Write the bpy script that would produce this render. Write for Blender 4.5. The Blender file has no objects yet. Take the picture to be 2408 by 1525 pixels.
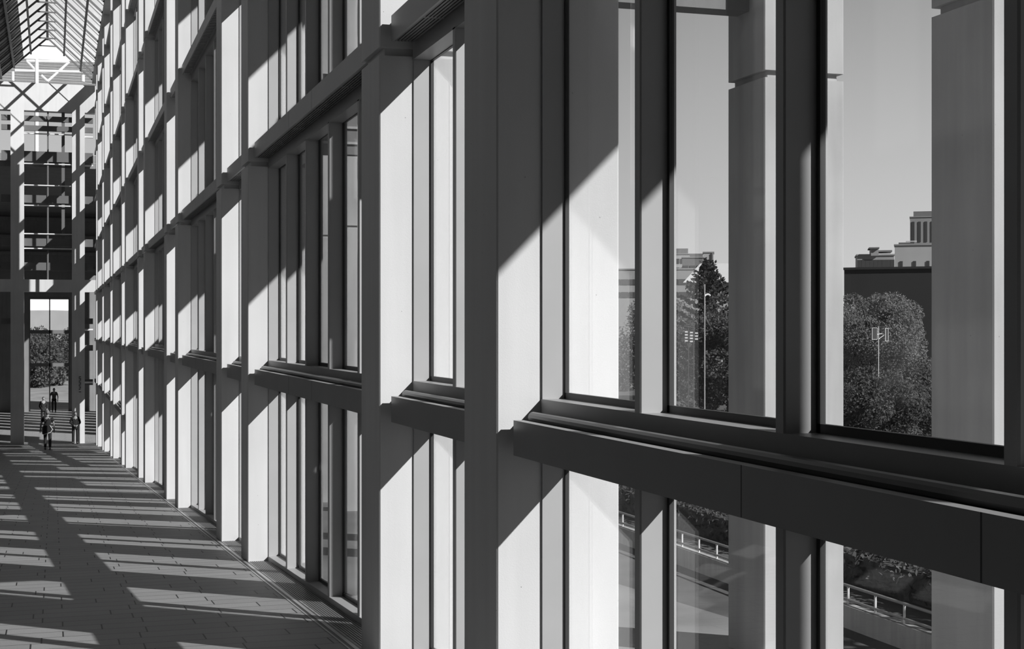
import bpy, bmesh, math, random
from mathutils import Vector, Matrix
random.seed(7)
C = bpy.context.scene.collection
S = bpy.context.scene

# ------------------------------------------------------------------ camera
F = 3450.0                      # focal length in pixels of a 2408 px wide frame
TH = math.atan(1079.0 / F)      # the lens looks this far right of the corridor axis (+Y)
SN, CS = math.sin(TH), math.cos(TH)
cd = bpy.data.cameras.new('camera'); cam = bpy.data.objects.new('camera', cd); C.objects.link(cam)
cam.location = (0, 0, 0); cam.rotation_euler = (math.pi / 2, 0, -TH)
cd.sensor_width = 36; cd.lens = F / 2408 * 36; cd.shift_y = 12.5 / 2408
cd.clip_start = .05; cd.clip_end = 2000
S.camera = cam
# ------------------------------------------------------------------ world: hazy grey sky, darker overhead
w = bpy.data.worlds.new('sky'); S.world = w; w.use_nodes = True
nt = w.node_tree; nt.nodes.clear()
out = nt.nodes.new('ShaderNodeOutputWorld'); bg = nt.nodes.new('ShaderNodeBackground')
tc = nt.nodes.new('ShaderNodeTexCoord'); sx = nt.nodes.new('ShaderNodeSeparateXYZ')
rp = nt.nodes.new('ShaderNodeValToRGB')
nz = nt.nodes.new('ShaderNodeTexNoise'); nz.inputs['Scale'].default_value = 2.2; nz.inputs['Detail'].default_value = 4
mx = nt.nodes.new('ShaderNodeMath'); mx.operation = 'MULTIPLY_ADD'
mx.inputs[1].default_value = .10; 
nt.links.new(tc.outputs['Generated'], sx.inputs[0]); nt.links.new(tc.outputs['Generated'], nz.inputs['Vector'])
nt.links.new(nz.outputs['Fac'], mx.inputs[0]); nt.links.new(sx.outputs['Z'], mx.inputs[2])
nt.links.new(mx.outputs[0], rp.inputs[0])
cr = rp.color_ramp
cr.elements[0].position = 0.0; cr.elements[0].color = (.30, .30, .30, 1)
cr.elements[1].position = 1.0; cr.elements[1].color = (.06, .06, .06, 1)
for p, v in ((.045, .86), (.10, .80), (.17, .68), (.26, .50), (.36, .24), (.55, .10)):
    e = cr.elements.new(p); e.color = (v, v, v, 1)
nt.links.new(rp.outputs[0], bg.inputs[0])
# a bright bank of haze low in the sky straight down the corridor
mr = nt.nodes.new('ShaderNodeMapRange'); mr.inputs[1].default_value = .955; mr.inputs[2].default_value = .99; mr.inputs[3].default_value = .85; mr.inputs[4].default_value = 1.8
nt.links.new(sx.outputs['Y'], mr.inputs[0]); m2 = nt.nodes.new('ShaderNodeMapRange'); m2.inputs[1].default_value = -.2; m2.inputs[2].default_value = .55; m2.inputs[3].default_value = .5; m2.inputs[4].default_value = 1.12  # sky also dimmed behind the camera to cut the fill light
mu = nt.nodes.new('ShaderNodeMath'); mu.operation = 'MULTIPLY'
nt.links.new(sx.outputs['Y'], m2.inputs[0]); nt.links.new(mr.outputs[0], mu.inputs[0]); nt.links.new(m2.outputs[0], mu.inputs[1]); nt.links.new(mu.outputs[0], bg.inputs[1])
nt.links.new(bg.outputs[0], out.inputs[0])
# ------------------------------------------------------------------ sun
SD = Vector((-1, 1.20, -1.016))
ld = bpy.data.lights.new('sun', 'SUN'); ld.energy = 6.7; ld.angle = math.radians(.5)
sun = bpy.data.objects.new('sun', ld); C.objects.link(sun)
sun.rotation_euler = SD.to_track_quat('-Z', 'Y').to_euler(); sun.location = (30, -30, 30)
S.view_settings.view_transform = 'Standard'; S.view_settings.look = 'None'
S.view_settings.exposure = 0.0; S.view_settings.gamma = 1.0; S.view_settings.use_curve_mapping = False

# ------------------------------------------------------------------ materials
def newmat(name):
    m = bpy.data.materials.new(name); m.use_nodes = True
    return m, m.node_tree, m.node_tree.nodes['Principled BSDF']
def grey(v): return (v, v, v, 1)
def plain(name, v, rough=.6, metal=0.0, noise=0.0, scale=8):
    m, t, b = newmat(name)
    b.inputs['Base Color'].default_value = grey(v); b.inputs['Roughness'].default_value = rough
    b.inputs['Metallic'].default_value = metal
    if noise:
        c = t.nodes.new('ShaderNodeTexCoord'); n = t.nodes.new('ShaderNodeTexNoise'); r = t.nodes.new('ShaderNodeValToRGB')
        n.inputs['Scale'].default_value = scale; n.inputs['Detail'].default_value = 5
        r.color_ramp.elements[0].position = .3; r.color_ramp.elements[1].position = .7
        r.color_ramp.elements[0].color = grey(v * (1 - noise)); r.color_ramp.elements[1].color = grey(min(1, v * (1 + noise)))
        t.links.new(c.outputs['Object'], n.inputs['Vector']); t.links.new(n.outputs['Fac'], r.inputs[0]); t.links.new(r.outputs[0], b.inputs['Base Color'])
    return m
def concrete(name, v, stain=.10):
    m, t, b = newmat(name)
    b.inputs['Roughness'].default_value = .85
    c = t.nodes.new('ShaderNodeTexCoord'); mp = t.nodes.new('ShaderNodeMapping'); mp.inputs['Scale'].default_value = (5, 5, .35)
    n1 = t.nodes.new('ShaderNodeTexNoise'); n1.inputs['Scale'].default_value = 1.4; n1.inputs['Detail'].default_value = 6
    n2 = t.nodes.new('ShaderNodeTexNoise'); n2.inputs['Scale'].default_value = 1.1; n2.inputs['Detail'].default_value = 4
    n3 = t.nodes.new('ShaderNodeTexNoise'); n3.inputs['Scale'].default_value = 170; n3.inputs['Detail'].default_value = 2
    vo = t.nodes.new('ShaderNodeTexVoronoi'); vo.inputs['Scale'].default_value = 9
    ad = t.nodes.new('ShaderNodeMath'); ad.operation = 'ADD'; md = t.nodes.new('ShaderNodeMath'); md.operation = 'MULTIPLY'; md.inputs[1].default_value = .5
    r = t.nodes.new('ShaderNodeValToRGB'); r.color_ramp.elements[0].position = .32; r.color_ramp.elements[1].position = .68
    r.color_ramp.elements[0].color = grey(v * (1 - stain)); r.color_ramp.elements[1].color = grey(v * (1 + stain * .6))
    pit = t.nodes.new('ShaderNodeValToRGB'); pit.color_ramp.elements[0].position = .018; pit.color_ramp.elements[1].position = .035
    pit.color_ramp.elements[0].color = grey(.45)
    mix = t.nodes.new('ShaderNodeMix'); mix.data_type = 'RGBA'; mix.blend_type = 'MULTIPLY'; mix.inputs[0].default_value = 1
    bp = t.nodes.new('ShaderNodeBump'); bp.inputs['Strength'].default_value = .12; bp.inputs['Distance'].default_value = .004
    L = t.links.new
    L(c.outputs['Object'], mp.inputs[0]); L(mp.outputs[0], n1.inputs['Vector']); L(c.outputs['Object'], n2.inputs['Vector'])
    L(c.outputs['Object'], n3.inputs['Vector']); L(c.outputs['Object'], vo.inputs['Vector'])
    L(n1.outputs['Fac'], ad.inputs[0]); L(n2.outputs['Fac'], ad.inputs[1]); L(ad.outputs[0], md.inputs[0]); L(md.outputs[0], r.inputs[0])
    L(vo.outputs['Distance'], pit.inputs[0]); L(r.outputs[0], mix.inputs[6]); L(pit.outputs[0], mix.inputs[7])
    L(mix.outputs[2], b.inputs['Base Color']); L(n3.outputs['Fac'], bp.inputs['Height']); L(bp.outputs[0], b.inputs['Normal'])
    return m
def glassmat(name, tint=.93, r0=.05, gz=.9):
    m, t, b = newmat(name); t.nodes.remove(b)
    o = t.nodes['Material Output']; g = t.nodes.new('ShaderNodeNewGeometry'); dt = t.nodes.new('ShaderNodeVectorMath'); dt.operation = 'DOT_PRODUCT'
    ab = t.nodes.new('ShaderNodeMath'); ab.operation = 'ABSOLUTE'; su = t.nodes.new('ShaderNodeMath'); su.operation = 'SUBTRACT'; su.inputs[0].default_value = 1
    pw = t.nodes.new('ShaderNodeMath'); pw.operation = 'POWER'; pw.inputs[1].default_value = 5
    ma = t.nodes.new('ShaderNodeMath'); ma.operation = 'MULTIPLY_ADD'; ma.inputs[1].default_value = gz; ma.inputs[2].default_value = r0; ma.use_clamp = True
    tr = t.nodes.new('ShaderNodeBsdfTransparent'); tr.inputs[0].default_value = grey(tint)
    gl = t.nodes.new('ShaderNodeBsdfGlossy'); gl.inputs['Roughness'].default_value = 0.0; gl.inputs[0].default_value = grey(.95)
    mi = t.nodes.new('ShaderNodeMixShader'); L = t.links.new
    L(g.outputs['Normal'], dt.inputs[0]); L(g.outputs['Incoming'], dt.inputs[1]); L(dt.outputs['Value'], ab.inputs[0]); L(ab.outputs[0], su.inputs[1])
    L(su.outputs[0], pw.inputs[0]); L(pw.outputs[0], ma.inputs[0]); L(ma.outputs[0], mi.inputs[0]); L(tr.outputs[0], mi.inputs[1]); L(gl.outputs[0], mi.inputs[2])
    L(mi.outputs[0], o.inputs['Surface'])
    return m
def floormat():
    m, t, b = newmat('floor_stone')
    c = t.nodes.new('ShaderNodeTexCoord'); br = t.nodes.new('ShaderNodeTexBrick'); n = t.nodes.new('ShaderNodeTexNoise'); n2 = t.nodes.new('ShaderNodeTexNoise')
    br.inputs['Scale'].default_value = 1; br.inputs['Brick Width'].default_value = .60; br.inputs['Row Height'].default_value = .27
    br.inputs['Mortar Size'].default_value = .006; br.inputs['Mortar Smooth'].default_value = .1; br.inputs['Bias'].default_value = 0
    br.offset = .37; br.offset_frequency = 3; br.squash = 1.15; br.squash_frequency = 2
    br.inputs['Color1'].default_value = grey(.245); br.inputs['Color2'].default_value = grey(.285); br.inputs['Mortar'].default_value = grey(.012)
    n.inputs['Scale'].default_value = 90; n.inputs['Detail'].default_value = 6; n2.inputs['Scale'].default_value = 1.2
    mix = t.nodes.new('ShaderNodeMix'); mix.data_type = 'RGBA'; mix.blend_type = 'OVERLAY'; mix.inputs[0].default_value = .35
    bp = t.nodes.new('ShaderNodeBump'); bp.inputs['Strength'].default_value = .25; bp.inputs['Distance'].default_value = .003
    L = t.links.new
    mpp = t.nodes.new('ShaderNodeMapping'); mpp.inputs['Location'].default_value = (100.13, 50.07, 0)
    L(c.outputs['Object'], mpp.inputs[0]); L(mpp.outputs[0], br.inputs['Vector']); L(c.outputs['Object'], n.inputs['Vector'])
    L(br.outputs['Color'], mix.inputs[6]); L(n.outputs['Color'], mix.inputs[7]); 
    hs = t.nodes.new('ShaderNodeHueSaturation'); hs.inputs['Saturation'].default_value = 0
    L(mix.outputs[2], hs.inputs['Color']); L(hs.outputs[0], b.inputs['Base Color']); L(n.outputs['Fac'], bp.inputs['Height']); L(bp.outputs[0], b.inputs['Normal'])
    b.inputs['Roughness'].default_value = .55
    return m
def leafmat(name, v, var):
    m, t, b = newmat(name); t.nodes.remove(b); o = t.nodes['Material Output']
    c = t.nodes.new('ShaderNodeTexCoord'); n = t.nodes.new('ShaderNodeTexNoise'); n.inputs['Scale'].default_value = .7; r = t.nodes.new('ShaderNodeValToRGB')
    r.color_ramp.elements[0].position = .35; r.color_ramp.elements[1].position = .65; r.color_ramp.elements[0].color = grey(v * (1 - var)); r.color_ramp.elements[1].color = grey(v * (1 + var))
    d = t.nodes.new('ShaderNodeBsdfDiffuse'); u = t.nodes.new('ShaderNodeBsdfTranslucent'); mi = t.nodes.new('ShaderNodeMixShader'); mi.inputs[0].default_value = .42
    L = t.links.new; L(c.outputs['Object'], n.inputs['Vector']); L(n.outputs['Fac'], r.inputs[0]); L(r.outputs[0], d.inputs[0]); L(r.outputs[0], u.inputs[0])
    L(d.outputs[0], mi.inputs[1]); L(u.outputs[0], mi.inputs[2]); L(mi.outputs[0], o.inputs['Surface']); return m
M = dict(
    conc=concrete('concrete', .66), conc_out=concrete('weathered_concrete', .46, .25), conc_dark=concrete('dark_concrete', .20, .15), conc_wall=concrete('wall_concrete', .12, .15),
    metal=plain('painted_metal', .42, .45, 0, .04, 3), ledge=plain('ledge_metal', .31, .42, 0, .05, 2), gasket=plain('gasket', .035, .5),
    trough=plain('trough_metal', .16, .5), pipe=plain('heating_pipe', .14, .35), floor=floormat(), strip=plain('floor_strip', .40, .35, .3),
    grille=plain('grille', .16, .45), glass=glassmat('glass'), tglass=glassmat('tinted_glass', .62, .05, .9), rglass=glassmat('roof_glass', .97, .02, .10), steel=plain('dark_steel', .14, .5), white=plain('white_paint', .78, .5),
    louver=plain('roof_louver', .16, .6), ground=plain('asphalt', .10, .9, 0, .25, .8), plaza=plain('plaza_paving', .24, .8, 0, .3, .7),
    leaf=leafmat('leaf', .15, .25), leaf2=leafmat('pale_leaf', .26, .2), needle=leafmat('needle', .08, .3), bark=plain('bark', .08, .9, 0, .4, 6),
    bld=plain('building_stone', .34, .8, 0, .08, .2), bld_dark=plain('dark_cladding', .045, .8, 0, .15, .1), bld_light=plain('light_wall', .48, .8, 0, .05, .3),
    roofl=plain('pale_roof', .62, .7), win=plain('window_dark', .07, .2), black=plain('black_cloth', .012, .9), trouser=plain('dark_trouser', .018, .9),
    skin=plain('skin', .25, .5), hairg=plain('grey_hair', .16, .8), haird=plain('dark_hair', .02, .7), shoe=plain('shoe', .015, .5), bagw=plain('bag_white', .55, .6),
    stripe=plain('striped_shirt', .06, .8), letter=plain('lettering', .02, .6))

# ------------------------------------------------------------------ mesh helpers
def hexa(bm, x0, x1, y0, y1, z0, z1, z0b=None, z1b=None):
    """box; z0b / z1b are bottom / top heights at y1 when they slope along Y"""
    z0b = z0 if z0b is None else z0b; z1b = z1 if z1b is None else z1b
    v = [bm.verts.new(p) for p in ((x0, y0, z0), (x1, y0, z0), (x1, y1, z0b), (x0, y1, z0b), (x0, y0, z1), (x1, y0, z1), (x1, y1, z1b), (x0, y1, z1b))]
    for f in ((3, 2, 1, 0), (4, 5, 6, 7), (0, 1, 5, 4), (1, 2, 6, 5), (2, 3, 7, 6), (3, 0, 4, 7)): bm.faces.new([v[i] for i in f])
def prism(bm, poly, z0, z1, axis='z'):
    def P(a, b, c): return {'z': (a, b, c), 'y': (a, c, b), 'x': (c, a, b)}[axis]
    lo = [bm.verts.new(P(a, b, z0)) for a, b in poly]; hi = [bm.verts.new(P(a, b, z1)) for a, b in poly]
    n = len(poly)
    for i in range(n): bm.faces.new((lo[i], lo[(i + 1) % n], hi[(i + 1) % n], hi[i]))
    bm.faces.new(lo[::-1]); bm.faces.new(hi)
def bar(bm, a, b, r, n=8):
    a = Vector(a); b = Vector(b); d = (b - a).normalized(); q = d.to_track_quat('Z', 'Y')
    L = [[bm.verts.new(p + q @ Vector((r * math.cos(2 * math.pi * i / n), r * math.sin(2 * math.pi * i / n), 0))) for i in range(n)] for p in (a, b)]
    for i in range(n): bm.faces.new((L[0][i], L[0][(i + 1) % n], L[1][(i + 1) % n], L[1][i]))
    bm.faces.new(L[0][::-1]); bm.faces.new(L[1])
def beam(bm, a, b, wd, ht):
    a = Vector(a); b = Vector(b); d = (b - a).normalized(); up = Vector((0, 0, 1)); s = d.cross(up)
    s = s.normalized() if s.length > 1e-4 else Vector((1, 0, 0)); u = s.cross(d)
    L = [[bm.verts.new(p + s * x * wd / 2 + u * y * ht / 2) for x, y in ((-1, -1), (1, -1), (1, 1), (-1, 1))] for p in (a, b)]
    for i in range(4): bm.faces.new((L[0][i], L[0][(i + 1) % 4], L[1][(i + 1) % 4], L[1][i]))
    bm.faces.new(L[0][::-1]); bm.faces.new(L[1])
def ball(bm, c, r, sc=(1, 1, 1), seg=12):
    m = Matrix.Translation(c) @ Matrix.Diagonal((sc[0] * r, sc[1] * r, sc[2] * r, 1))
    bmesh.ops.create_uvsphere(bm, u_segments=seg, v_segments=seg * 2 // 3, radius=1, matrix=m)
def B(): return bmesh.new()
def link(name, data, mat=None, parent=None, loc=None, smooth=False):
    if isinstance(data, bmesh.types.BMesh):
        bmesh.ops.recalc_face_normals(data, faces=data.faces)
        me = bpy.data.meshes.new(name); data.to_mesh(me); data.free()
        if mat: me.materials.append(mat)
        if smooth: me.polygons.foreach_set('use_smooth', [True] * len(me.polygons))
    else: me = data
    o = bpy.data.objects.new(name, me); C.objects.link(o)
    if parent: o.parent = parent
    if loc: o.location = loc
    return o
def tag(o, label=None, cat=None, group=None, kind=None):
    if label: o['label'] = label
    if cat: o['category'] = cat
    if group: o['group'] = group
    if kind: o['kind'] = kind
    return o
def empty(name, loc=(0, 0, 0), rz=0):
    o = bpy.data.objects.new(name, None); C.objects.link(o); o.location = loc; o.rotation_euler = (0, 0, rz); o.empty_display_size = .2
    return o
def struct(name, bm, mat, parent=None): return tag(link(name, bm, mat, parent), kind='structure' if parent is None else None)
ORD = ['nearest', 'second', 'third', 'fourth', 'fifth', 'sixth', 'seventh', 'eighth', 'ninth', 'tenth']

# ------------------------------------------------------------------ layout of the colonnade
W = 2.0; P = 9.293; PW = .576; DEP = .62; A0 = 6.637; OB = 2.613
XO = 4.738                                     # inner face of the outer row of pillars
XL = -2.56                                     # face of the left hand pillars
XC = (W + XL) / 2; EAVE = 13.0; RIDGE = 15.1; YEND = 80.0
def fz(y): return -1.641 - .05367 * y          # height of the sloping floor
def Ak(k): return A0 + P * k
def Bk(k): return A0 + OB + P * k
def X_at(px, Y): return Y * math.tan(TH + math.atan((px - 1204) / F))
def at(px, py, Y):                             # a point at corridor distance Y
    X = X_at(px, Y); return Vector((X, Y, (775 - py) / F * (SN * X + CS * Y)))
ROW = {-1: -2.72, 0: -.59, 1: 1.845, 2: 4.28, 3: 6.715, 4: 9.15, 5: 11.585}

# pillars -----------------------------------------------------------
def pillar_bm(x0, x1, y0, z0, z1, joints):
    bm = B(); c = .008
    def oct_(x0, x1, y0, y1): return [(x0 + c, y0), (x1 - c, y0), (x1, y0 + c), (x1, y1 - c), (x1 - c, y1), (x0 + c, y1), (x0, y1 - c), (x0, y0 + c)]
    z = z0; g = .035
    for j in joints + [None]:
        if j is None: prism(bm, oct_(x0, x1, y0, y0 + PW), z, z1)
        else:
            prism(bm, oct_(x0, x1, y0, y0 + PW), z, j - .026)
            prism(bm, oct_(x0 + g, x1 - g, y0 + g, y0 + PW - g), j - .026, j + .026); z = j + .026
    return bm
piers = []
for k in range(-1, 8): piers += [(Ak(k), 'a', k), (Bk(k), 'b', k)]
JT = [1.79, 6.66]
cnt = {}
for y, t, k in piers:
    i = piers.index((y, t, k)) - 1
    vis = i >= 1
    n = i - 1
    w_ = (['nearest to the camera', 'second nearest', 'third nearest', 'fourth nearest', 'fifth nearest', 'sixth nearest', 'seventh nearest', 'eighth nearest', 'ninth from the camera', 'tenth from the camera', 'eleventh from the camera', 'twelfth from the camera', 'thirteenth from the camera', 'fourteenth from the camera', 'fifteenth from the camera', 'last before the end wall'] + ['x'] * 3)[n] if vis else 'behind the camera'
    side = 'at the far end of a wide window bay' if t == 'a' else 'at the far end of a narrow window bay'
    if not vis: w_ = 'beside the camera' if t == 'b' else 'behind the camera'
    o = link('concrete_pillar', pillar_bm(W, W + DEP, y, fz(y + PW) - .01, EAVE - .1, JT), M['conc'])
    tag(o, 'tall indoor concrete pillar %s, %s' % (w_, side), 'pillar', 'indoor pillars along the windows')
    o = link('outdoor_pillar', pillar_bm(XO, XO + (.627 if t == 'b' else .57), y, -6.6, 9.6, [JT[0], 6.66]), M['conc_out'])
    tag(o, 'weathered concrete pillar outside the glass, level with the indoor pillar %s' % w_, 'pillar', 'outdoor pillars beyond the windows')
    o = link('side_pillar', pillar_bm(XL - .5, XL, y, fz(y + PW) - .01, EAVE - .1, [JT[0]]), M['conc'])
    tag(o, 'concrete pillar of the left hand row, facing the indoor pillar %s' % w_, 'pillar', 'left hand pillars')

# panels added only to shade the pillars, one per storey in the wide bays -----------------
for k in range(0, 9):
    y0 = Bk(k - 1) + PW; kw = ORD[k]
    for r, zb in ((-2, -1.61), (-1, .82), (0, 3.25), (1, 5.68), (2, 8.11)):
        if r == -1 and k < 3: continue
        if r == -2 and (k < 6 or k == 8): continue
        if k == 8 and r == -1: zb = -.2
        bm = B(); hexa(bm, XO, XO + .21, y0 + .012, y0 + (3.9 if k == 8 else 4.3), zb, zb + (2.4 if (k == 8 and r == -1) else 1.46))
        for j in range(1, 4): hexa(bm, XO - .03, XO, y0 + j * 1.07, y0 + j * 1.07 + .06, zb, zb + 1.46)
        tag(link('shadow_caster', bm, M['conc_out']), 'added shadow-casting panel outside the %s wide bay, %s' % (kw, ['lowest of all', 'below eye level', 'first above eye level', 'second above eye level', 'topmost'][r + 2]), 'panel', 'added shadow-casting panels')
    # link between indoor pillar b and its outdoor partner
    if k < 8:
        yb = Bk(k)
        bm = B(); hexa(bm, W + DEP, XO, yb + .23, yb + .42, 2.27, 3.3)
        o = link('link_beam', bm, M['conc_dark'])
        tag(o, 'dark beam joining indoor and outdoor pillars beyond the %s narrow bay' % kw, 'beam', 'outdoor link beams')
        bm = B()
        for z in (2.40, 2.60): hexa(bm, W + DEP, XO, yb + .20, yb + .23, z, z + .03)
        link('rail', bm, M['metal'], o)

# windows -----------------------------------------------------------
MX0, MX1, GX = 2.22, 2.335, 2.341
bays = []
for k in range(0, 8):
    y0 = Bk(k - 1) + PW; y1 = Ak(k)
    if k == 0: ms = [y1 - 5.459 + 0, y1 - 4.260, y1 - 3.072, y1 - 1.88]; ms = [m - .0 for m in ms]
    else: ms = [1.25, 2.43, 3.60, 4.87]
    bays.append(('w', k, y0, y1, ms)); bays.append(('n', k, Ak(k) + PW, Bk(k), [.99]))
bays.append(('w', 8, Bk(7) + PW, YEND, [1.25, 2.43, 3.66]))
wn = 0
for t, k, y0, y1, ms in bays:
    edges = sorted([y1 - m for m in ms])                # far edge of each mullion
    mw = .063
    spans = []; a = y0
    for e in edges: spans.append((a, e - mw)); a = e
    spans.append((a, y1))
    rows = [0, 1, 2, 3, 4, 5]
    if (t == 'w' and k >= 5) or (t == 'n' and k >= 4): rows = [-1] + rows
    low = rows[0]
    levels = []                                        # (z bottom, z bottom at y1, z top)
    levels.append((fz(y0) + .05, fz(y1) + .05, ROW[low] - (.03 if low == 0 else .075)))
    for r in rows:
        top = ROW[r + 1] - (.03 if r + 1 == 0 else .075) if r < 5 else EAVE - .1
        levels.append((ROW[r] + .26, ROW[r] + .26, top))
    for zi, (za, zb, zt) in enumerate(levels):
        wn += 1
        def sl(y): return za + (zb - za) * (y - y0) / (y1 - y0)
        fr = B()                                       # jambs and head
        for ya, yb in ((y0, y0 + .012), (y1 - .012, y1)): hexa(fr, MX0 + .004, MX1, ya, yb, sl(ya), zt, sl(yb))
        if zi == 0: hexa(fr, MX0, MX1 + .08, y0, y1, za - .35, za, zb - .35, zb)
        root = struct('window_%d' % wn, fr, M['metal'])
        g = B(); gk = B()
        for ya, yb in spans:
            hexa(g, GX, GX + .008, ya + .02, yb - .02, sl(ya) + .02, zt - .02, sl(yb) + .02)
            for q0, q1 in ((ya, ya + .024), (yb - .024, yb)): hexa(gk, MX1, MX1 + .02, q0, q1, sl(q0), zt, sl(q1))
            hexa(gk, MX1, MX1 + .02, ya, yb, sl(ya), sl(ya) + .03, sl(yb), sl(yb) + .03); hexa(gk, MX1, MX1 + .02, ya, yb, zt - .03, zt)
        link('window_glass', g, M['glass'], root); link('window_gasket', gk, M['gasket'], root)
        for e in edges:
            m = B(); c = .006
            prism(m, [(MX0 + c, e - mw), (MX1 + .04, e - mw), (MX1 + .04, e), (MX0 + c, e), (MX0, e - c), (MX0, e - mw + c)], min(sl(e - mw), sl(e)), zt - .015)
            link('mullion', m, M['metal'], root)
# ledges ------------------------------------------------------------
rowname = {-1: 'lowest row down the ramp', 0: 'row just below eye level', 1: 'first row above eye level', 2: 'second row above eye level', 3: 'third row above eye level', 4: 'fourth row above eye level', 5: 'topmost row under the roof'}
G = .055
for t, k, y0, y1, ms in bays:
    rows = [0, 1, 2, 3, 4, 5]
    if (t == 'w' and k >= 5) or (t == 'n' and k >= 4): rows = [-1] + rows
    for r in rows:
        z = ROW[r]
        if z > .40 * (SN * 2 + CS * y1) + .6 or k < 0: continue
        a, b = y0 + .0, y1 - G
        bm = B()
        # transom body that carries the trough (touches both pillars)
        hexa(bm, MX0, MX1, y0, y1, z - (.045 if r == 0 else .10), z + .26)
        hexa(bm, MX1, 2.44, y0, y1, z, z + .255)
        kind = 'wide' if t == 'w' else 'narrow'
        word = ORD[min(k, 9)]
        o = link('window_ledge', bm, M['ledge'])
        tag(o, 'grey metal window ledge, %s %s bay, %s' % (word, kind, rowname[r]), 'ledge', 'window ledges')
        f = B(); hexa(f, 2.066, 2.082, a, b, z, z + .165); hexa(f, 2.082, 2.115, a, b, z + .155, z + .165)
        link('front_plate', f, M['ledge'], o)
        for q in (2.45, 3.70):
            if b - a > 4: sm_ = B(); hexa(sm_, 2.0655, 2.067, y1 - q, y1 - q + .006, z, z + .165); link('plate_seam', sm_, M['gasket'], o)
        s = B()
        if r <= 1:
            n = 6
            for i in range(n):
                x = 2.084 + i * .0225; hexa(s, x, x + .014, a, b, z + .004, z + .02)
            for j in range(int((b - a) / 1.2) + 1): hexa(s, 2.082, MX0, a + .02 + j * 1.2, a + .06 + j * 1.2, z + .006, z + .024)
        else:
            n = int((b - a) / .11)
            for i in range(n): hexa(s, 2.082, 2.19, a + i * .11, a + i * .11 + .06, z + .004, z + .02)
            hexa(s, 2.19, MX0, a, b, z + .004, z + .02)
        link('soffit_grille', s, M['trough'] if r <= 1 else M['ledge'], o)
        if r <= 1:
            pz = B(); bar(pz, (2.16, a + .03, z + .178), (2.16, b - .01, z + .178), .026, 12)
            hexa(pz, 2.13, 2.20, a + .03, b - .01, z + .13, z + .15)
            link('heating_pipe', pz, M['pipe'], o, smooth=False)

# floor -------------------------------------------------------------
bm = B(); hexa(bm, XL - .6, W + .02, -4.2, YEND + .02, fz(-4.2) - .35, fz(-4.2), fz(YEND) - .35, fz(YEND))
struct('floor', bm, M['floor'])
bm = B()
for xa, xb in ((1.915, 1.93), (1.955, 1.985)): hexa(bm, xa, xb, -4.2, YEND, fz(-4.2) - .01, fz(-4.2) + .004, fz(YEND) - .01, fz(YEND) + .004)
struct('trim_1', bm, M['strip'])
bm = B(); hexa(bm, 1.93, 1.955, -4.2, YEND, fz(-4.2) - .01, fz(-4.2) + .002, fz(YEND) - .01, fz(YEND) + .002); hexa(bm, 1.985, 2.0, -4.2, YEND, fz(-4.2) - .01, fz(-4.2) + .002, fz(YEND) - .01, fz(YEND) + .002)
struct('trim_2', bm, M['gasket'])
for t, k, y0, y1, ms in bays:
    if k < 0: continue
    bm = B(); hexa(bm, 2.02, MX0 + .0, y0, y1, fz(y0) - .30, fz(y0) - .012, fz(y1) - .30, fz(y1) - .012)
    o = link('floor_grille', bm, M['gasket'])
    tag(o, 'slotted floor grille along the foot of the %s %s window bay' % (ORD[min(k, 9)], 'wide' if t == 'w' else 'narrow'), 'grille', 'floor grilles')
    s = B()
    for i in range(9):
        x = 2.024 + i * .0218; hexa(s, x, x + .0145, y0, y1, fz(y0) - .012, fz(y0) + .002, fz(y1) - .012, fz(y1) + .002)
    link('grille_slats', s, M['grille'], o)

# left wall, back wall, ceiling -------------------------------------
bm = B(); hexa(bm, XL - .62, XL - .42, -4.2, YEND, fz(-4.2) - .3, EAVE, fz(YEND) - .3, EAVE); struct('wall_left', bm, M['conc_wall'])
bm = B(); hexa(bm, XL - .6, W + .7, -4.4, -4.2, fz(-4.2) - .3, RIDGE); struct('wall_back', bm, M['conc_wall'])
bm = B(); hexa(bm, W - .06, W + .5, -4.2, YEND, EAVE - .1, EAVE + .12); hexa(bm, XL - .5, XL + .06, -4.2, YEND, EAVE - .1, EAVE + .12)
struct('trim_3', bm, M['ledge'])
bm = B(); hexa(bm, W + .3, W + .62, -4.2, Bk(-1), fz(-4.2) - .3, EAVE); struct('wall_right', bm, M['conc_wall'])
# roof frames
xl, xr = XL, W
def roofpt(s, side): # s 0 at the ridge, 1 at the eave
    return (XC + (xr - XC) * s * side, EAVE + (RIDGE - EAVE) * (1 - s))
n = 0
y = YEND - .35
while y > -3.5:
    vis = y > 28
    bm = B()
    for side in (1, -1):
        (xa, za), (xb, zb) = roofpt(0, side), roofpt(1.03, side)
        beam(bm, (xa, y, za), (xb, y, zb), .055, .085)
    beam(bm, (XC - .42, y, RIDGE - .42), (XC + .42, y, RIDGE - .42), .06, .06)
    o = link('roof_rafter', bm, M['steel'])
    dist = n
    tag(o, 'dark steel roof rafter pair, number %s from the end gable' % (['one', 'two', 'three', 'four', 'five', 'six', 'seven', 'eight', 'nine', 'ten', 'eleven', 'twelve', 'thirteen', 'fourteen', 'fifteen', 'sixteen', 'seventeen', 'eighteen', 'nineteen', 'twenty'][n] if n < 20 else 'twenty or more'), 'rafter', 'roof rafters')
    n += 1; y -= 2.12
    if n > 30: break
ylow = y
bm = B()
for side in (1, -1):
    for s in (.36, .72):
        x, z = roofpt(s, side); beam(bm, (x, ylow, z - .02), (x, YEND, z - .02), .09, .13)
beam(bm, (XC, ylow, RIDGE), (XC, YEND, RIDGE), .12, .12)
struct('trim_4', bm, M['steel'])
bm = B()      # thin glazing bars on the right slope
yy = ylow + 1.06 + 2.12
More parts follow.
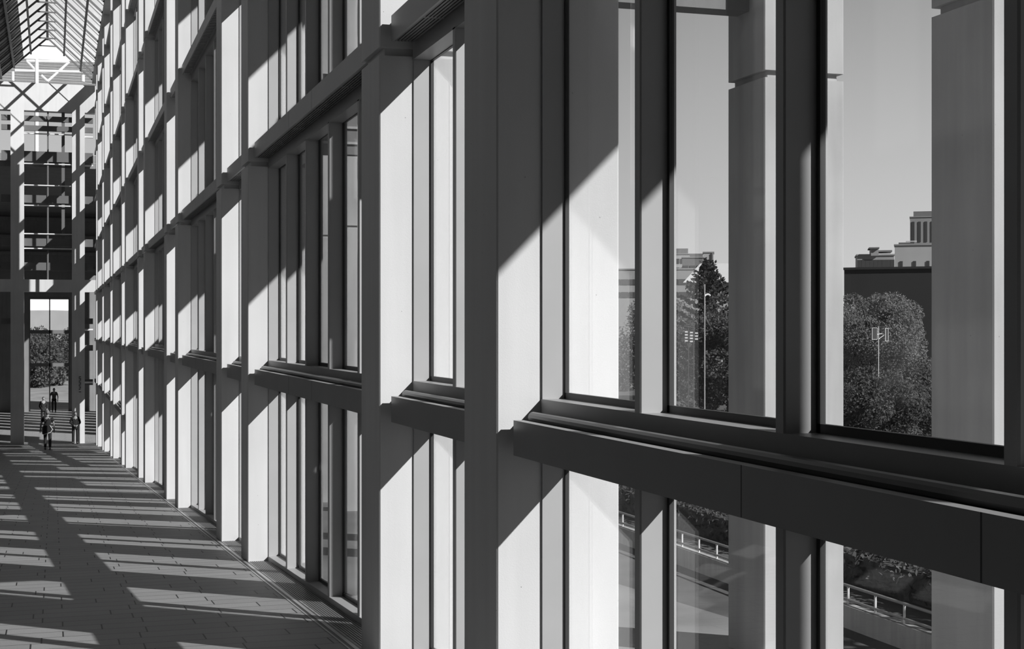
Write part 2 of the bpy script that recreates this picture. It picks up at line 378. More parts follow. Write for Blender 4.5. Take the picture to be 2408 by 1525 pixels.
while yy < YEND:
    (xa, za), (xb, zb) = roofpt(0.03, 1), roofpt(1, 1); beam(bm, (xa, yy, za + .06), (xb, yy, zb + .06), .025, .03); yy += 2.12
struct('trim_5', bm, M['steel'])
bm = B()      # closed louvres on the lower left slope
(xa, za), (xb, zb) = roofpt(.52, -1), roofpt(1.0, -1)
lo = [bm.verts.new(p) for p in ((xa, ylow, za + .12), (xb, ylow, zb + .12), (xb, YEND, zb + .12), (xa, YEND, za + .12))]
hi = [bm.verts.new((v.co.x, v.co.y, v.co.z + .08)) for v in lo]
for q in range(4): bm.faces.new((lo[q], lo[(q + 1) % 4], hi[(q + 1) % 4], hi[q]))
bm.faces.new(lo[::-1]); bm.faces.new(hi)
yy = ylow + .7
while yy < YEND - .3: beam(bm, (xa, yy, za + .11), (xb, yy, zb + .11), .03, .04); yy += .707
struct('ceiling', bm, M['louver'])
bm = B(); prism(bm, [(XL - .5, EAVE + .2), (W + .6, EAVE + .2), (W + .6, EAVE + .35), (XC, RIDGE + .4), (XL - .5, EAVE + .35)], -4.4, 13.0, 'y'); struct('ceiling_light_block', bm, M['louver'])  # solid roof slab added above the camera to darken the near end
bm = B()
for side, s1 in ((1, 1.0), (-1, .52)):
    (xa, za), (xb, zb) = roofpt(0.0, side), roofpt(s1, side)
    lo = [bm.verts.new(p) for p in ((xa, ylow, za + .13), (xb, ylow, zb + .13), (xb, YEND, zb + .13), (xa, YEND, za + .13))]
    hi = [bm.verts.new((v.co.x, v.co.y, v.co.z + .008)) for v in lo]
    for q in range(4): bm.faces.new((lo[q], lo[(q + 1) % 4], hi[(q + 1) % 4], hi[q]))
    bm.faces.new(lo[::-1]); bm.faces.new(hi)
struct('window_%d' % (wn + 1), bm, M['rglass']); wn += 1

# end gate ----------------------------------------------------------
YE = YEND; FZ = fz(YE)
bm = B()
px0 = XL + .46; p1 = px0 + .66; p2 = W - 1.06; p3 = W - .42
hexa(bm, px0, p1, YE, YE + .6, FZ - .1, 11.36); hexa(bm, p2, p3, YE, YE + .6, FZ - .1, 11.36)
hexa(bm, XL - .1, W + .1, YE, YE + .6, 11.36, 12.8)
hexa(bm, p1, p2, YE, YE + .6, 1.97, 2.61)
hexa(bm, XL - .1, px0, YE, YE + .6, 1.97, 2.61); hexa(bm, p3, W + .3, YE, YE + .6, 1.97, 2.61)
struct('wall_end', bm, M['conc'])
# cross bars in the upper opening
bm = B()
for z0_, z1_ in ((10.85, 11.12), (10.35, 10.62), (8.75, 9.28), (6.6, 7.0), (4.35, 4.75), (3.1, 3.5)):
    hexa(bm, XL, px0, YE + .2, YE + .4, z0_, z1_); hexa(bm, p1, p2, YE + .2, YE + .4, z0_, z1_); hexa(bm, p3, W, YE + .2, YE + .4, z0_, z1_)
hexa(bm, -.30, -.22, YE + .15, YE + .25, 2.61, 11.36)
hexa(bm, .42, .58, YE + .25, YE + .4, 4.75, 11.36)
struct('trim_6', bm, M['steel'])
bm = B()
for z in (10.18, 8.62, 7.5, 6.45, 4.98, 4.22): bar(bm, (p1, YE + .12, z), (p2, YE + .12, z), .035)
for z in (10.1, 8.6, 0.0, -2.75): bar(bm, (p3, YE + .12, z), (W, YE + .12, z), .05)
struct('trim_7', bm, M['white'])
bm = B()
for z in (.3, -1.1, -2.9): hexa(bm, p3, W, YE + .2, YE + .4, z, z + .3)
for z in (.3,): hexa(bm, XL, px0, YE + .2, YE + .4, z, z + .3)
struct('trim_8', bm, M['steel'])
# vertical lettering on the right hand post
bm = B(); pp = at(188, 903, YE); rnl = random.Random(3)
for i in range(8):
    z = pp.z + .40 - i * .105; wd = .10 + .03 * rnl.random(); dz_ = -.05 if i == 7 else 0
    hexa(bm, pp.x - wd / 2, pp.x + wd / 2, YE - .012, YE, z - .03 + dz_, z + .005 + dz_)
    if i < 7: x_ = pp.x + (.03 if i % 2 else -.04); hexa(bm, x_ - .018, x_ + .018, YE - .012, YE, z - .062, z - .03)
tag(link('post_lettering', bm, M['letter']), 'small dark vertical lettering on the right post of the end wall', 'lettering')

# ------------------------------------------------------------------
# entrance pavilion beyond ------------------------------------------
YP = 112.0
bm = B(); hexa(bm, -12, 12, YE + .02, YP + 3, FZ - .3, FZ - .004); struct('floor_2', bm, M['floor'])
dx0, dx1 = X_at(68, YP), X_at(164, YP)
bm = B()
hexa(bm, -12, dx0, YP, YP + .5, FZ, 9.2); hexa(bm, dx1, 12, YP, YP + .5, FZ, 9.2); hexa(bm, dx0, dx1, YP, YP + .5, 2.4, 9.2)
for z in (4.2, 5.4, 6.6, 7.9): hexa(bm, -12, 12, YP - .25, YP, z, z + .25)
struct('wall_far', bm, M['conc_dark'])
bm = B(); hexa(bm, -12.3, -12, YE + .6, YP, FZ, 8.5)
y = YE + .6
while y < YP: hexa(bm, 7, 7.3, y, min(y + 1.7, YP), FZ, 8.5); y += 3.0  # unseen right wall, gaps shaped to throw light streaks on the floor
struct('wall_side', bm, M['conc_dark'])
bm = B(); hexa(bm, -12, 7.3, YE + .6, YP, 8.5, 8.8); struct('ceiling_2', bm, M['conc_dark'])
bm = B()
for z in (-.28, -2.68, 2.22): hexa(bm, dx0, dx1, YP + .1, YP + .3, z, z + .26)
xm = (dx0 + dx1) / 2 + .02
hexa(bm, xm - .04, xm + .04, YP + .1, YP + .3, FZ, 2.3); hexa(bm, dx0, dx0 + .09, YP + .05, YP + .3, FZ, 2.4); hexa(bm, dx1 - .09, dx1, YP + .05, YP + .3, FZ, 2.4)
dr = struct('door_1', bm, M['steel'])
bm = B(); hexa(bm, dx0, dx1, YP + .2, YP + .21, -2.5, 2.3); link('door_glass', bm, M['glass'], dr)
# white steel mast, braces and roof frame of the pavilion
YM = 92.0
bm = B(); hexa(bm, -12, 12, YP + .2, YP + .22, 9.25, 16.5); struct('window_%d' % (wn + 1), bm, M['tglass']); wn += 1
mast = empty('steel_mast', (X_at(86, YM), YM, 8.82)); tag(mast, 'white steel mast with crossed braces standing beyond the end wall', 'mast')
def local(o, v): return Vector(v) - Vector(o.location)
def addpart(o, name, bm, mat): return link(name, bm, mat, o)
bm = B(); bar(bm, local(mast, (X_at(86, YM), YM, 8.82)), local(mast, at(86, 140, YM)), .12, 12); addpart(mast, 'pole', bm, M['white'])
for nm, a, b, r in (('tie_rod', (62, 143), (160, 146), .09), ('tie_rod', (35, 166), (190, 169), .09), ('brace', (62, 143), (86, 168), .08), ('brace', (97, 177), (112, 191), .08),
                    ('brace', (112, 191), (163, 145), .08), ('post', (30, 168), (30, 190), .09), ('post', (195, 176), (195, 192), .11)):
    bm = B(); bar(bm, local(mast, at(a[0], a[1], YM)), local(mast, at(b[0], b[1], YM)), r); addpart(mast, nm, bm, M['white'])
YV = 100.0
a = at(30, 192, YV); b = at(205, 144, YV)
lv = B(); nl = 9
for i in range(nl):
    z = a.z + (b.z - a.z) * i / nl; hexa(lv, -4.5, 5, YV, YV + .12, z, z + (b.z - a.z) / nl * .8)
hexa(lv, -4.5, -4.3, YV, YV + .3, 8.8, b.z); hexa(lv, 4.8, 5, YV, YV + .3, 8.8, b.z); hexa(lv, -4.5, 5, YV + .1, YV + .3, 11.0, 11.4)
tag(link('louvre_screen', lv, M['conc_dark']), 'grey slatted screen high above the end wall beam', 'screen')
# faceted pavilion skylight
sk = B(); YS = 108.0
ap = at(126, 372, YS); bs = [at(88, 458, YS - 2), at(168, 458, YS - 2), at(166, 458, YS + 2), at(90, 458, YS + 2)]
av = sk.verts.new(ap); bv = [sk.verts.new(p) for p in bs]
for q in range(1): hexa(sk, bs[0].x, bs[1].x, YS - 2, YS + 2, 8.82, bs[0].z - .05)
for i in range(4): sk.faces.new((av, bv[i], bv[(i + 1) % 4]))
sk.faces.new(bv[::-1])
sko = link('skylight', sk, M['white']); tag(sko, 'white faceted pyramid skylight seen through the upper opening of the end wall', 'skylight')
bm = B()
for q in bs: beam(bm, ap, q, .25, .25)
beam(bm, at(126, 372, YS - 2.1), at(140, 458, YS - 2.1), .2, .2); beam(bm, at(70, 440, YS - 2), at(110, 415, YS - 2), .3, .3); beam(bm, at(80, 432, YS - 2), at(170, 420, YS - 2), .3, .3)
link('skylight_rib', bm, M['ledge'], sko)

# ------------------------------------------------------------------ people
def person(name_label, loc, rz, height, mats, pose, seat=False):
    root = empty('person', loc, rz); tag(root, name_label, 'person'); s = height / 1.75
    J = dict(pel=(0, 0, .95), sp=(0, -.01, 1.15), ch=(0, 0, 1.36), nk=(0, 0, 1.50), hd=(0, -.02, 1.58), tp=(0, -.015, 1.70))
    for sd, n_ in ((1, 'r'), (-1, 'l')):
        st = pose.get('stride', 0) * sd
        J['sh' + n_] = (.17 * sd, 0, 1.42)
        el = pose['el' + n_]; wr = pose['wr' + n_]
        J['el' + n_] = el; J['wr' + n_] = wr
        J['hp' + n_] = (.09 * sd, 0, .90); J['kn' + n_] = (.10 * sd, -.04 - st * .5, .49 + .01); J['an' + n_] = (.10 * sd, .02 - st, .09); J['to' + n_] = (.11 * sd, -.14 - st, .035)
    def skin(nm, pts, edges, mat, parent, sub=1):
        keys = list(pts); me = bpy.data.meshes.new(nm)
        me.from_pydata([tuple(c * s for c in pts[q][0]) for q in keys], [(keys.index(a), keys.index(b)) for a, b in edges], [])
        o = bpy.data.objects.new(nm, me); C.objects.link(o); o.parent = parent; me.materials.append(mat)
        md = o.modifiers.new('skin', 'SKIN'); md.use_smooth_shade = True
        for i, q in enumerate(keys):
            r = pts[q][1]; r = (r, r) if not isinstance(r, tuple) else r
            me.skin_vertices[0].data[i].radius = (r[0] * s, r[1] * s)
        me.skin_vertices[0].data[0].use_root = True
        sb = o.modifiers.new('sub', 'SUBSURF'); sb.levels = sub; sb.render_levels = sub
        return o
    pts = {k: (J[k], r) for k, r in (('pel', (.13, .10)), ('sp', (.12, .09)), ('ch', (.15, .10)), ('nk', .055), ('hd', (.075, .09)), ('tp', (.06, .075)))}
    ed = [('pel', 'sp'), ('sp', 'ch'), ('ch', 'nk'), ('nk', 'hd'), ('hd', 'tp')]
    for n_ in 'rl':
        for k, r in (('sh', .055), ('el', .042), ('wr', .028), ('hp', .085), ('kn', .055), ('an', .038), ('to', .036)): pts[k + n_] = (J[k + n_], r)
        ed += [('ch', 'sh' + n_), ('sh' + n_, 'el' + n_), ('el' + n_, 'wr' + n_), ('pel', 'hp' + n_), ('hp' + n_, 'kn' + n_), ('kn' + n_, 'an' + n_), ('an' + n_, 'to' + n_)]
        wv = Vector(J['wr' + n_]); ev = Vector(J['el' + n_]); d = (wv - ev).normalized(); side = d.cross(Vector((0, 1, 0))); side = side.normalized() if side.length > .1 else Vector((1, 0, 0))
        pm = wv + d * .06; pts['pm' + n_] = (tuple(pm), .026); ed.append(('wr' + n_, 'pm' + n_))
        for fi, (off, ln) in enumerate(((-.030, .065), (-.010, .075), (.010, .070), (.028, .055))):
            b0 = pm + side * off + d * .025; b1 = b0 + d * ln + Vector((0, -.012, 0))
            pts['f%d%s' % (fi, n_)] = (tuple(b0), .009); pts['g%d%s' % (fi, n_)] = (tuple(b1), .007)
            ed += [('pm' + n_, 'f%d%s' % (fi, n_)), ('f%d%s' % (fi, n_), 'g%d%s' % (fi, n_))]
        th = wv + d * .03 - side * .035 + Vector((0, -.02, 0)); pts['th' + n_] = (tuple(th), .010); ed.append(('wr' + n_, 'th' + n_))
        th2 = th + d * .045; pts['ti' + n_] = (tuple(th2), .008); ed.append(('th' + n_, 'ti' + n_))
    body = skin('body', pts, ed, M['skin'], root)
    bm = B(); hc = Vector((0, -.02, 1.625)) * s
    ball(bm, hc, .1 * s, (.78, .98, 1.18)); ball(bm, hc + Vector((0, -.098, -.005)) * s, .016 * s, (.8, 1, 1.4), 8)
    for q in (-1, 1): ball(bm, hc + Vector((.078 * q, .005, 0)) * s, .024 * s, (.4, .7, 1.1), 8)
    link('head', bm, M['skin'], root, smooth=True)
    bm = B()
    for q in (-1, 1): ball(bm, hc + Vector((.03 * q, -.088, .018)) * s, .011 * s, (1.2, .6, .7), 8)
    ball(bm, hc + Vector((0, -.090, -.05)) * s, .022 * s, (1.1, .4, .25), 8)
    link('face_features', bm, M['haird'], root, smooth=True)
    bm = B(); ball(bm, hc + Vector((0, .02, .030)) * s, .104 * s, (.82, .95, 1.10)); 
    bmesh.ops.delete(bm, geom=[v for v in bm.verts if (v.co.y / s < -.055 and v.co.z / s < 1.685) or v.co.z / s < 1.57], context='VERTS')
    hr = link('hair', bm, mats['hair'], root, smooth=True)
    sm = hr.modifiers.new('thick', 'SOLIDIFY'); sm.thickness = .012
    sp = {k: (J[k], r) for k, r in (('sp', (.145, .115)), ('pel', (.15, .12)), ('ch', (.165, .12)), ('nk', .07))}; se = [('pel', 'sp'), ('sp', 'ch'), ('ch', 'nk')]
    sp['pel'] = ((0, 0, .88), (.15, .12))
    for n_ in 'rl':
        sp['sh' + n_] = (J['sh' + n_], .075)
        if mats.get('long'):
            sp['el' + n_] = (J['el' + n_], .06); sp['wr' + n_] = (J['wr' + n_], .042); se += [('ch', 'sh' + n_), ('sh' + n_, 'el' + n_), ('el' + n_, 'wr' + n_)]
        else:
            mid = tuple((Vector(J['sh' + n_]) * .3 + Vector(J['el' + n_]) * .7)); sp['el' + n_] = (mid, .072); se += [('ch', 'sh' + n_), ('sh' + n_, 'el' + n_)]
    skin('shirt', sp, se, mats['shirt'], root)
    tp = {'pel': ((0, 0, .93), (.14, .115))}; te = []
    for n_ in 'rl':
        tp['hp' + n_] = (J['hp' + n_], .10); tp['kn' + n_] = (J['kn' + n_], .072); tp['an' + n_] = (J['an' + n_], .058)
        te += [('pel', 'hp' + n_), ('hp' + n_, 'kn' + n_), ('kn' + n_, 'an' + n_)]
    skin('trousers', tp, te, mats['trousers'], root)
    for n_ in 'rl':
        x, y_, z_ = J['an' + n_]; bm = B(); ball(bm, Vector((x, y_ - .06, .045)) * s, .05 * s, (1, 2.6, .9), 12)
        link('shoe', bm, M['shoe'], root, smooth=True)
    return root, s
Y1 = 67.4
m1, s1 = person('grey haired man in black short sleeved shirt walking on the ramp', (X_at(112, Y1), Y1, fz(Y1)), math.pi, 1.74,
       dict(shirt=M['black'], trousers=M['trouser'], hair=M['hairg']),
       dict(stride=.06, elr=(.28, .03, 1.14), wrr=(.30, -.02, .90), ell=(-.27, .03, 1.14), wrl=(-.27, -.03, .90)))
bag = empty('shoulder_bag', (X_at(111, Y1), Y1 - .02, fz(Y1) + .78)); tag(bag, 'dark flap bag with pale edges hanging at the hip of the walking man', 'bag')
bm = B(); prism(bm, [(-.20, -.10), (.13, .0), (.21, .14), (.11, .30), (-.16, .30), (-.24, .15)], -.22, -.14, 'y'); link('pouch', bm, M['black'], bag)
bm = B()
for a, b in (((-.21, -.235, -.10), (.14, -.235, .0)), ((.14, -.235, .0), (.22, -.235, .14)), ((.22, -.235, .14), (.11, -.235, .31))): bar(bm, a, b, .016, 6)
link('bag_edge', bm, M['bagw'], bag)
bm = B(); bar(bm, (-.16, -.18, .30), (.12, -.15, .68), .012, 6); link('strap', bm, M['black'], bag)
Y2 = 78.6
person('man in dark long sleeved jacket with hands folded in front, by the right end post', (X_at(177, Y2), Y2, fz(Y2)), .15, 1.66,
       dict(shirt=M['black'], trousers=M['trouser'], hair=M['haird'], long=True),
       dict(stride=.10, elr=(.27, .04, 1.14), wrr=(.08, -.20, 1.02), ell=(-.27, .04, 1.14), wrl=(-.08, -.20, 1.02)))
Y3 = 98.0
person('small dark clothed person farther back, partly hidden behind the walking man', (X_at(102, Y3), Y3, FZ), .3, 1.66,
       dict(shirt=M['black'], trousers=M['trouser'], hair=M['haird'], long=True),
       dict(stride=.05, elr=(.25, .04, 1.14), wrr=(.22, -.10, .95), ell=(-.25, .04, 1.14), wrl=(-.20, -.12, .96)))
Y4 = 110.5
person('person in dark top standing at the far glass doors', (X_at(127, Y4), Y4, FZ), 0, 1.74,
       dict(shirt=M['stripe'], trousers=M['trouser'], hair=M['haird']),
       dict(stride=0, elr=(.27, .03, 1.14), wrr=(.26, -.05, .9), ell=(-.27, .03, 1.14), wrl=(-.26, -.05, .9)))

# ------------------------------------------------------------------ outside
GZ = -6.6
bm = B(); hexa(bm, 5.7, 17.0, -40, 80, GZ - .3, GZ); hexa(bm, 17.0, 600, -120, 900, GZ - .3, GZ + .42); struct('ground', bm, M['ground'])
bm = B(); hexa(bm, -400, 17, YP + 3, 900, FZ - .5, FZ - .02); struct('plaza', bm, M['plaza'])
# terrace between the glass and the outdoor pillars, base wall below
bm = B(); hexa(bm, W + .35, 5.38, -6, YE, fz(-6) - .5, fz(-6) - .16, fz(YE) - .5, fz(YE) - .16)
struct('terrace', bm, M['plaza'])
bm = B(); hexa(bm, XL - .6, 5.3, -6, YE, GZ, fz(-6) - .45, GZ, fz(YE) - .45); struct('wall_base', bm, M['conc_out'])
# retaining wall and railing
XR = 17.0
bm = B(); hexa(bm, XR - .25, XR, -10, 79, GZ, GZ + .5); struct('wall_outside', bm, M['conc_out'])
rl = empty('railing', (XR - .1, 0, GZ + .5)); tag(rl, 'white post and rail railing on the low wall outside the nearest windows', 'railing')
bm = B()
zt = -.337 * (XR - .1) - (GZ + .5)
bar(bm, (0, 12, zt), (0, 75, zt), .035); link('top_rail', bm, M['ledge'], rl)
bm = B(); bar(bm, (0, 12, zt - .31), (0, 75, zt - .31), .03); link('lower_rail', bm, M['ledge'], rl)
y = 12.0; me = None
while y < 75:
    if me is None:
        bm = B(); bar(bm, (0, 0, -.2), (0, 0, zt), .028); o = link('post', bm, M['white'], rl, (0, y, 0)); me = o.data
    else: link('post', me, None, rl, (0, y, 0))
    y += 1.13

def leaves(name, pts, size, mat, parent, seed=1, jit=.5):
    rnd = random.Random(seed); V = []; Fc = []
    for p in pts:
        q = Vector((rnd.gauss(0, 1), rnd.gauss(0, 1), rnd.gauss(0, 1) + .6)).normalized(); t = q.orthogonal().normalized(); t = (Matrix.Rotation(rnd.random() * 6.28, 3, q) @ t); b = q.cross(t)
        l = size * (1 + jit * (rnd.random() - .5)); i = len(V)
        V += [p - t * l * .5, p + b * l * .28, p + t * l * .5, p - b * l * .28]; Fc.append((i, i + 1, i + 2, i + 3))
    me = bpy.data.meshes.new(name); me.from_pydata(V, [], Fc); me.materials.append(mat)
    o = bpy.data.objects.new(name, me); C.objects.link(o); o.parent = parent
    return o
def limbs(bm, h, r, rnd, spread, n=9):
    bar(bm, (0, 0, 0), (0, 0, h * .55), r, 8)
    for i in range(n):
        a = rnd.random() * 6.28; z = h * (.25 + .3 * rnd.random()); bar(bm, (0, 0, z), (math.cos(a) * spread * .6, math.sin(a) * spread * .6, z + h * (.2 + .2 * rnd.random())), r * .35, 6)
def tree(label, loc, h, rad, n, mat, size, seed, base=.12, group='trees outside'):
    rnd = random.Random(seed); root = empty('tree', loc); tag(root, label, 'tree', group)
    bm = B(); limbs(bm, h, .02 * h, rnd, rad); link('trunk', bm, M['bark'], root)
    pts = []; blobs = []
    zc = h * (.5 + base / 2); hz = h * (1 - base) / 2
    for i in range(46):
        u = Vector((rnd.gauss(0, 1), rnd.gauss(0, 1), rnd.gauss(0, 1))).normalized() * (.45 + .45 * rnd.random())
        blobs.append((Vector((u.x * rad, u.y * rad, zc + u.z * hz)), rad * (.22 + .16 * rnd.random())))
    while len(pts) < n:
        c, r = blobs[rnd.randrange(46)]
        u = Vector((rnd.gauss(0, 1), rnd.gauss(0, 1), rnd.gauss(0, 1))).normalized() * r * (.75 + .3 * rnd.random()); pts.append(c + u)
    leaves('foliage', pts, size, mat, root, seed)
    return root
def conifer(label, loc, h, rad, seed):
    rnd = random.Random(seed); root = empty('conifer', loc); tag(root, label, 'tree')
    bm = B(); bar(bm, (0, 0, 0), (0, 0, h * .97), .12, 8); pts = []
    z = h * .08
    while z < h * .99:
        f = 1 - z / h; L = rad * (f ** .75) + .05; nb = 7
        for i in range(nb):
            a = i / nb * 6.283 + rnd.random() * .6; le = L * (.8 + .4 * rnd.random()); tip = Vector((math.cos(a) * le, math.sin(a) * le, z + le * .55))
            bar(bm, (0, 0, z), tip, .03, 4)
            m = int(14 + le * 30)
            for j in range(m):
                t = rnd.random() ** .7; wv = .09 + .22 * (1 - t); pts.append(Vector((0, 0, z)).lerp(tip, t) + Vector((rnd.gauss(0, wv * .5), rnd.gauss(0, wv * .5), rnd.gauss(-.03, wv * .35))))
        z += max(.28, L * .28)
    link('trunk', bm, M['bark'], root); leaves('foliage', pts, .22, M['needle'], root, seed)
    return root
def ground_at(px, Y): return Vector((X_at(px, Y), Y, GZ + .42))
def dist_tree(label, px, top, Y, rad, n, mat, size, seed, base=.1):
    p = ground_at(px, Y); t = at(px, top, Y); return tree(label, p, t.z - p.z, rad, n, mat, size, seed, base)
p = ground_at(1664, 78); conifer('dark pointed conifer seen between the two nearest outdoor pillars', p, at(1664, 612, 78).z - p.z, 3.7, 3)
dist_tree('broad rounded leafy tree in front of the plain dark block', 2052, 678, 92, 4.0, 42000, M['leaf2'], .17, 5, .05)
dist_tree('tall leafy tree standing under the conifer, right of the lamp post', 1716, 690, 70, 2.4, 24000, M['leaf'], .16, 9, .02)
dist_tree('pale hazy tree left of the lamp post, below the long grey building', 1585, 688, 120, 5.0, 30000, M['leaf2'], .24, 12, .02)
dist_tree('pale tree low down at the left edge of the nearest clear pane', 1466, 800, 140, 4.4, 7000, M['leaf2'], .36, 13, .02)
for i, (px, top, Y, rad) in enumerate(((1996, 880, 66, 2.2), (2078, 862, 62, 2.2), (2172, 850, 66, 2.4))):
    dist_tree('low bushy tree in front of the broad leafy tree, %s' % ['at its left foot', 'at its middle', 'at its right foot'][i], px, top, Y, rad, 14000, M['leaf'], .16, 30 + i, .0)
# hedge behind the railing
hd = B(); hexa(hd, XR + 1.6, XR + 3.6, 16, 48, GZ + .4, GZ + 1.1)
ho = link('hedge', hd, M['bark']); tag(ho, 'long dark hedge behind the white railing', 'hedge')
rnd = random.Random(4); pts = [Vector((XR + 1.3 + rnd.random() * 2.6, 15.7 + rnd.random() * 32.6, GZ + .45 + rnd.random() * 1.1)) for i in range(16000)]
leaves('foliage', pts, .2, M['leaf'], ho, 4)
# two trees off to the right that throw broken shade on the paving
for i, (x, y_) in enumerate(((30, 4), (27, 16))):
    tree('shade tree outside beyond the right edge, %s' % ['farther from the building', 'nearer the building'][i], (x, y_, GZ + .42), 9.5, 4.0, 7000, M['leaf'], .4, 50 + i, .2)
# street lamp
pl = ground_at(1657, 60); sl_ = empty('street_lamp', pl); tag(sl_, 'slender white street lamp with a small curved arm in front of the conifer', 'street lamp')
h = at(1657, 668, 60).z - pl.z; bm = B(); bar(bm, (0, 0, 0), (0, 0, h), .027, 8); link('pole', bm, M['bld_light'], sl_)
bm = B(); za = at(1657, 693, 60).z - pl.z
for q0, q1 in (((0, 0, za - .05), (.08, 0, za + .02)), ((.08, 0, za + .02), (.2, 0, za + .03)), ((.2, 0, za + .03), (.27, 0, za - .04))): bar(bm, q0, q1, .04, 6)
link('arm', bm, M['white'], sl_)
# traffic signal
pt = ground_at(2066, 76); ts = empty('traffic_signal', pt); tag(ts, 'traffic signal with two pale edged heads in front of the broad tree', 'traffic signal')
h = at(2066, 768, 76).z - pt.z; bm = B(); bar(bm, (0, 0, 0), (0, 0, h), .022, 8); link('pole', bm, M['white'], ts)
for (c0, c1, r0_, r1_) in ((2050, 2061, 771, 797), (2081, 2087, 772, 801)):
    a = at(c0, r1_, 76) - pt; b = at(c1, r0_, 76) - pt
    bm = B(); hexa(bm, a.x, b.x, -.04, .06, a.z, b.z); hh = link('signal_head', bm, M['bld_dark'], ts)
    bm = B(); e = .022
    for (x0, x1, z0, z1) in ((a.x - e, a.x, a.z - e, b.z + e), (b.x, b.x + e, a.z - e, b.z + e), (a.x, b.x, a.z - e, a.z), (a.x, b.x, b.z, b.z + e)): hexa(bm, x0, x1, -.07, -.02, z0, z1)
    link('pale_border', bm, M['white'], hh)
a = at(2066, 797, 76) - pt; b = at(2083, 784, 76) - pt; bm = B(); bar(bm, a, b, .018, 6); bar(bm, at(2060, 786, 76) - pt, at(2074, 784, 76) - pt, .02, 6); link('bracket', bm, M['white'], ts)
# pale slats added to stand in for a reflection in the window glass
pr = ground_at(1628, 64); rk = empty('reflection_slats', pr); tag(rk, 'added pale slats standing in for a window reflection, left of the lamp post', 'reflection')
bm = B()
for ci, cx in enumerate((1614, 1626, 1638)):
    for ri in range(4 - (ci == 2)):
        a = at(cx - 4, 778 + ci * 1.5 + ri * 7, 64) - pr; hexa(bm, a.x, a.x + .15, -.03, .03, a.z - .07, a.z)
link('pale_slats', bm, M['bld_light'], rk)
bm = B()
for cx in (1620, 1632): a = at(cx, 765, 64) - pr; bar(bm, (a.x, .06, 0), (a.x, .06, a.z), .025, 6)
for (a_, b_) in (((1609, 766), (1619, 768)), ((1622, 768), (1633, 771))): bar(bm, at(a_[0], a_[1], 64) - pr, at(b_[0], b_[1], 64) - pr, .02, 6)
link('reflection_frame', bm, M['bld_dark'], rk)

# buildings: blocks at real distances, fronts turned towards the gallery, storeys of windows
def far(px, py, D):                       # a point at horizontal distance D from the camera
    ph = TH + math.atan((px - 1204) / F); return at(px, py, D * math.cos(ph))
def block(root, name, pxa, pxb, z0, z1, D, depth, mat, ref):
    a = far(pxa, 700, D); b = far(pxb, 700, D); a = ref @ Vector((a.x, a.y, 0)); b = ref @ Vector((b.x, b.y, 0))
    bm = B(); hexa(bm, a.x, b.x, min(a.y, b.y), max(a.y, b.y) + depth, z0, z1); return link(name, bm, mat, root), a.x, b.x, min(a.y, b.y)
def building(name, label, pxa, pxb, top, D, depth, mat, wins=None, turn=0.0, extras=()):
    a = far(pxa, top, D); b = far(pxb, top, D); d = b - a; ang = math.atan2(d.y, d.x) + turn
    root = empty(name, (a.x, a.y, GZ + .42), ang); tag(root, label, 'building')
    ref = (Matrix.Translation((a.x, a.y, 0)) @ Matrix.Rotation(ang, 4, 'Z')).inverted()
    L = Vector((d.x, d.y)).length; H = a.z - GZ - .42
    bm = B(); hexa(bm, 0, L, 0, depth, 0, H); link('wall', bm, mat, root)
    bm = B(); hexa(bm, -.15, L + .15, -.15, depth + .15, H, H + .25); link('roof', bm, M['bld'] if mat is not M['bld_dark'] else mat, root)
    if wins:
        nx, nz, ww, wh, zlo, pit = wins
        for i in range(nx):
            for j in range(nz):
                x = L * (i + .5) / nx; z = H - zlo - (j + .5) * pit; bm = B(); hexa(bm, x - ww / 2, x + ww / 2, -.12, .05, z - wh / 2, z + wh / 2); link('window', bm, M['win'], root)
    for nm, xa, xb, tp, bt, back, dp, mt in extras:
        za = far(xa, bt, D + back).z - GZ - .42; zb = far(xa, tp, D + back).z - GZ - .42
        block(root, nm, xa, xb, za, zb, D + back, dp, M[mt], ref)
    return root, L, H
building('office_building', 'long low grey building on the skyline behind the conifer', 1440, 1712, 634, 300, 14, M['bld'], (14, 2, 1.5, 1.1, 1.2, 2.6))
building('apartment_block', 'pale apartment block with a dark rooftop box, leftmost on the skyline', 1578, 1621, 598, 400, 10, M['bld_light'], (4, 3, .9, 1.3, .6, 2.4), 0, (('rooftop_box', 1590, 1618, 584, 598, 2, 6, 'conc_dark'),))
building('stepped_building', 'mid grey stepped building rising behind the pale roofed house', 1604, 1653, 606, 345, 8, M['conc_dark'], (3, 1, 1.2, 1.4, 1, 3), 0, (('upper_storey', 1622, 1653, 596, 606, 1, 6, 'conc_dark'),))
building('tower_wing', 'pale square wing right of the mid grey stepped building', 1654, 1678, 594, 330, 8, M['bld_light'], None, 0, (('dark_corner', 1674, 1677, 594, 634, -.3, 1, 'conc_dark'),))
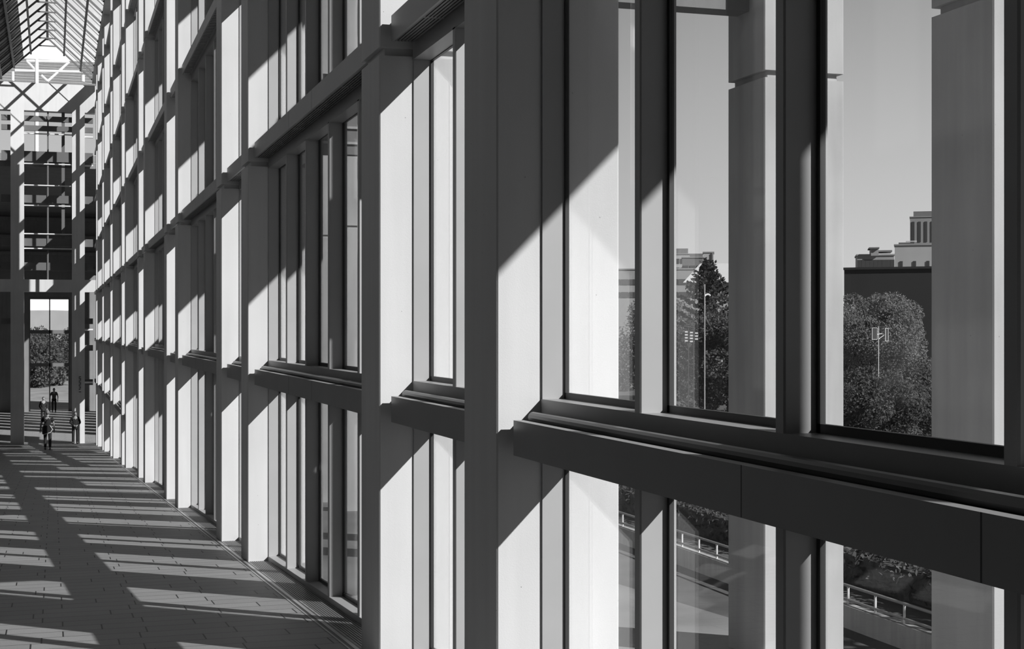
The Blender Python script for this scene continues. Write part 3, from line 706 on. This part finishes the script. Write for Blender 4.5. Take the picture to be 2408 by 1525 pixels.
# pale hipped house
a = far(1606, 664, 190); b = far(1770, 664, 190); dd = b - a; an = math.atan2(dd.y, dd.x)
hr_ = empty('hipped_house', (a.x, a.y, GZ + .42), an); tag(hr_, 'house with a large pale hipped roof behind the conifer', 'house')
Lh = Vector((dd.x, dd.y)).length; zb = a.z - GZ - .42; zt2 = far(1646, 617, 190).z - GZ - .42; x1 = Lh * 40 / 164
bm = B(); hexa(bm, 1, Lh - 1, .6, 9, 0, zb); link('wall', bm, M['bld_light'], hr_)
bm = B(); v = [bm.verts.new(p) for p in ((0, 0, zb), (Lh, 0, zb), (Lh, 10, zb), (0, 10, zb), (x1, 3, zt2), (Lh - x1, 3, zt2), (Lh - x1, 7, zt2), (x1, 7, zt2))]
for f in ((3, 2, 1, 0), (4, 5, 6, 7), (0, 1, 5, 4), (1, 2, 6, 5), (2, 3, 7, 6), (3, 0, 4, 7)): bm.faces.new([v[i] for i in f])
link('roof', bm, M['roofl'], hr_)
bm = B(); hexa(bm, 2.2, 3.6, .5, .62, zb - 1.6, zb - .5); link('window', bm, M['bld_light'], hr_)
building('dark_block', 'large plain dark block behind the broad leafy tree', 1985, 2330, 634, 170, 20, M['bld_dark'], None, -.10)
building('terrace_building', 'mid grey building with two rows of windows above the dark block', 2016, 2103, 601, 250, 8, M['bld'], (9, 4, .7, 1.2, .3, 2.0), .05, (('stair_tower', 2048, 2066, 583, 601, -.4, 5, 'bld'), ('flat_cap', 2044, 2068, 581, 584, -.8, 6, 'conc_dark'), ('roof_canopy', 2066, 2098, 588, 592, 1, 5, 'conc_dark')))
building('pale_hotel', 'pale blank walled building with rooftop plant above the dark block', 2104, 2230, 577, 285, 10, M['bld_light'], (4, 3, .5, 1.0, 2.5, 1.9), 0, (('rooftop_plant', 2113, 2150, 570, 577, 1, 3, 'steel'), ('roof_pipe', 2130, 2156, 566, 568, 2, 1, 'white')))
building('high_rise', 'tall pale high rise tower, highest on the skyline', 2140, 2230, 511, 420, 14, M['bld'], (6, 4, .7, 5.6, .8, 6.4), 0, (('penthouse', 2148, 2225, 497, 511, 2, 8, 'conc_dark'),))
# trees and hill beyond the far doors
for i, (px, top, Y, rad) in enumerate(((66, 770, 178, 3.4), (86, 785, 160, 3.2), (112, 776, 188, 3.8), (136, 782, 164, 3.4), (164, 776, 180, 3.4))):
    p = Vector((X_at(px, Y), Y, FZ)); t = at(px, top, Y)
    tree('dark tree beyond the far glass doors, %s' % ['leftmost', 'second from left', 'middle', 'second from right', 'rightmost'][i], p, t.z - p.z, rad, 8000, M['leaf'], .3, 70 + i, 0.0)
bm = B(); prism(bm, [(-160, FZ), (160, FZ), (160, at(120, 745, 420).z), (60, at(120, 738, 420).z), (0, at(120, 729, 420).z), (-80, at(120, 735, 420).z), (-160, at(120, 745, 420).z)], 420, 450, 'y')
tag(struct('hill', bm, M['bld']), kind='structure')
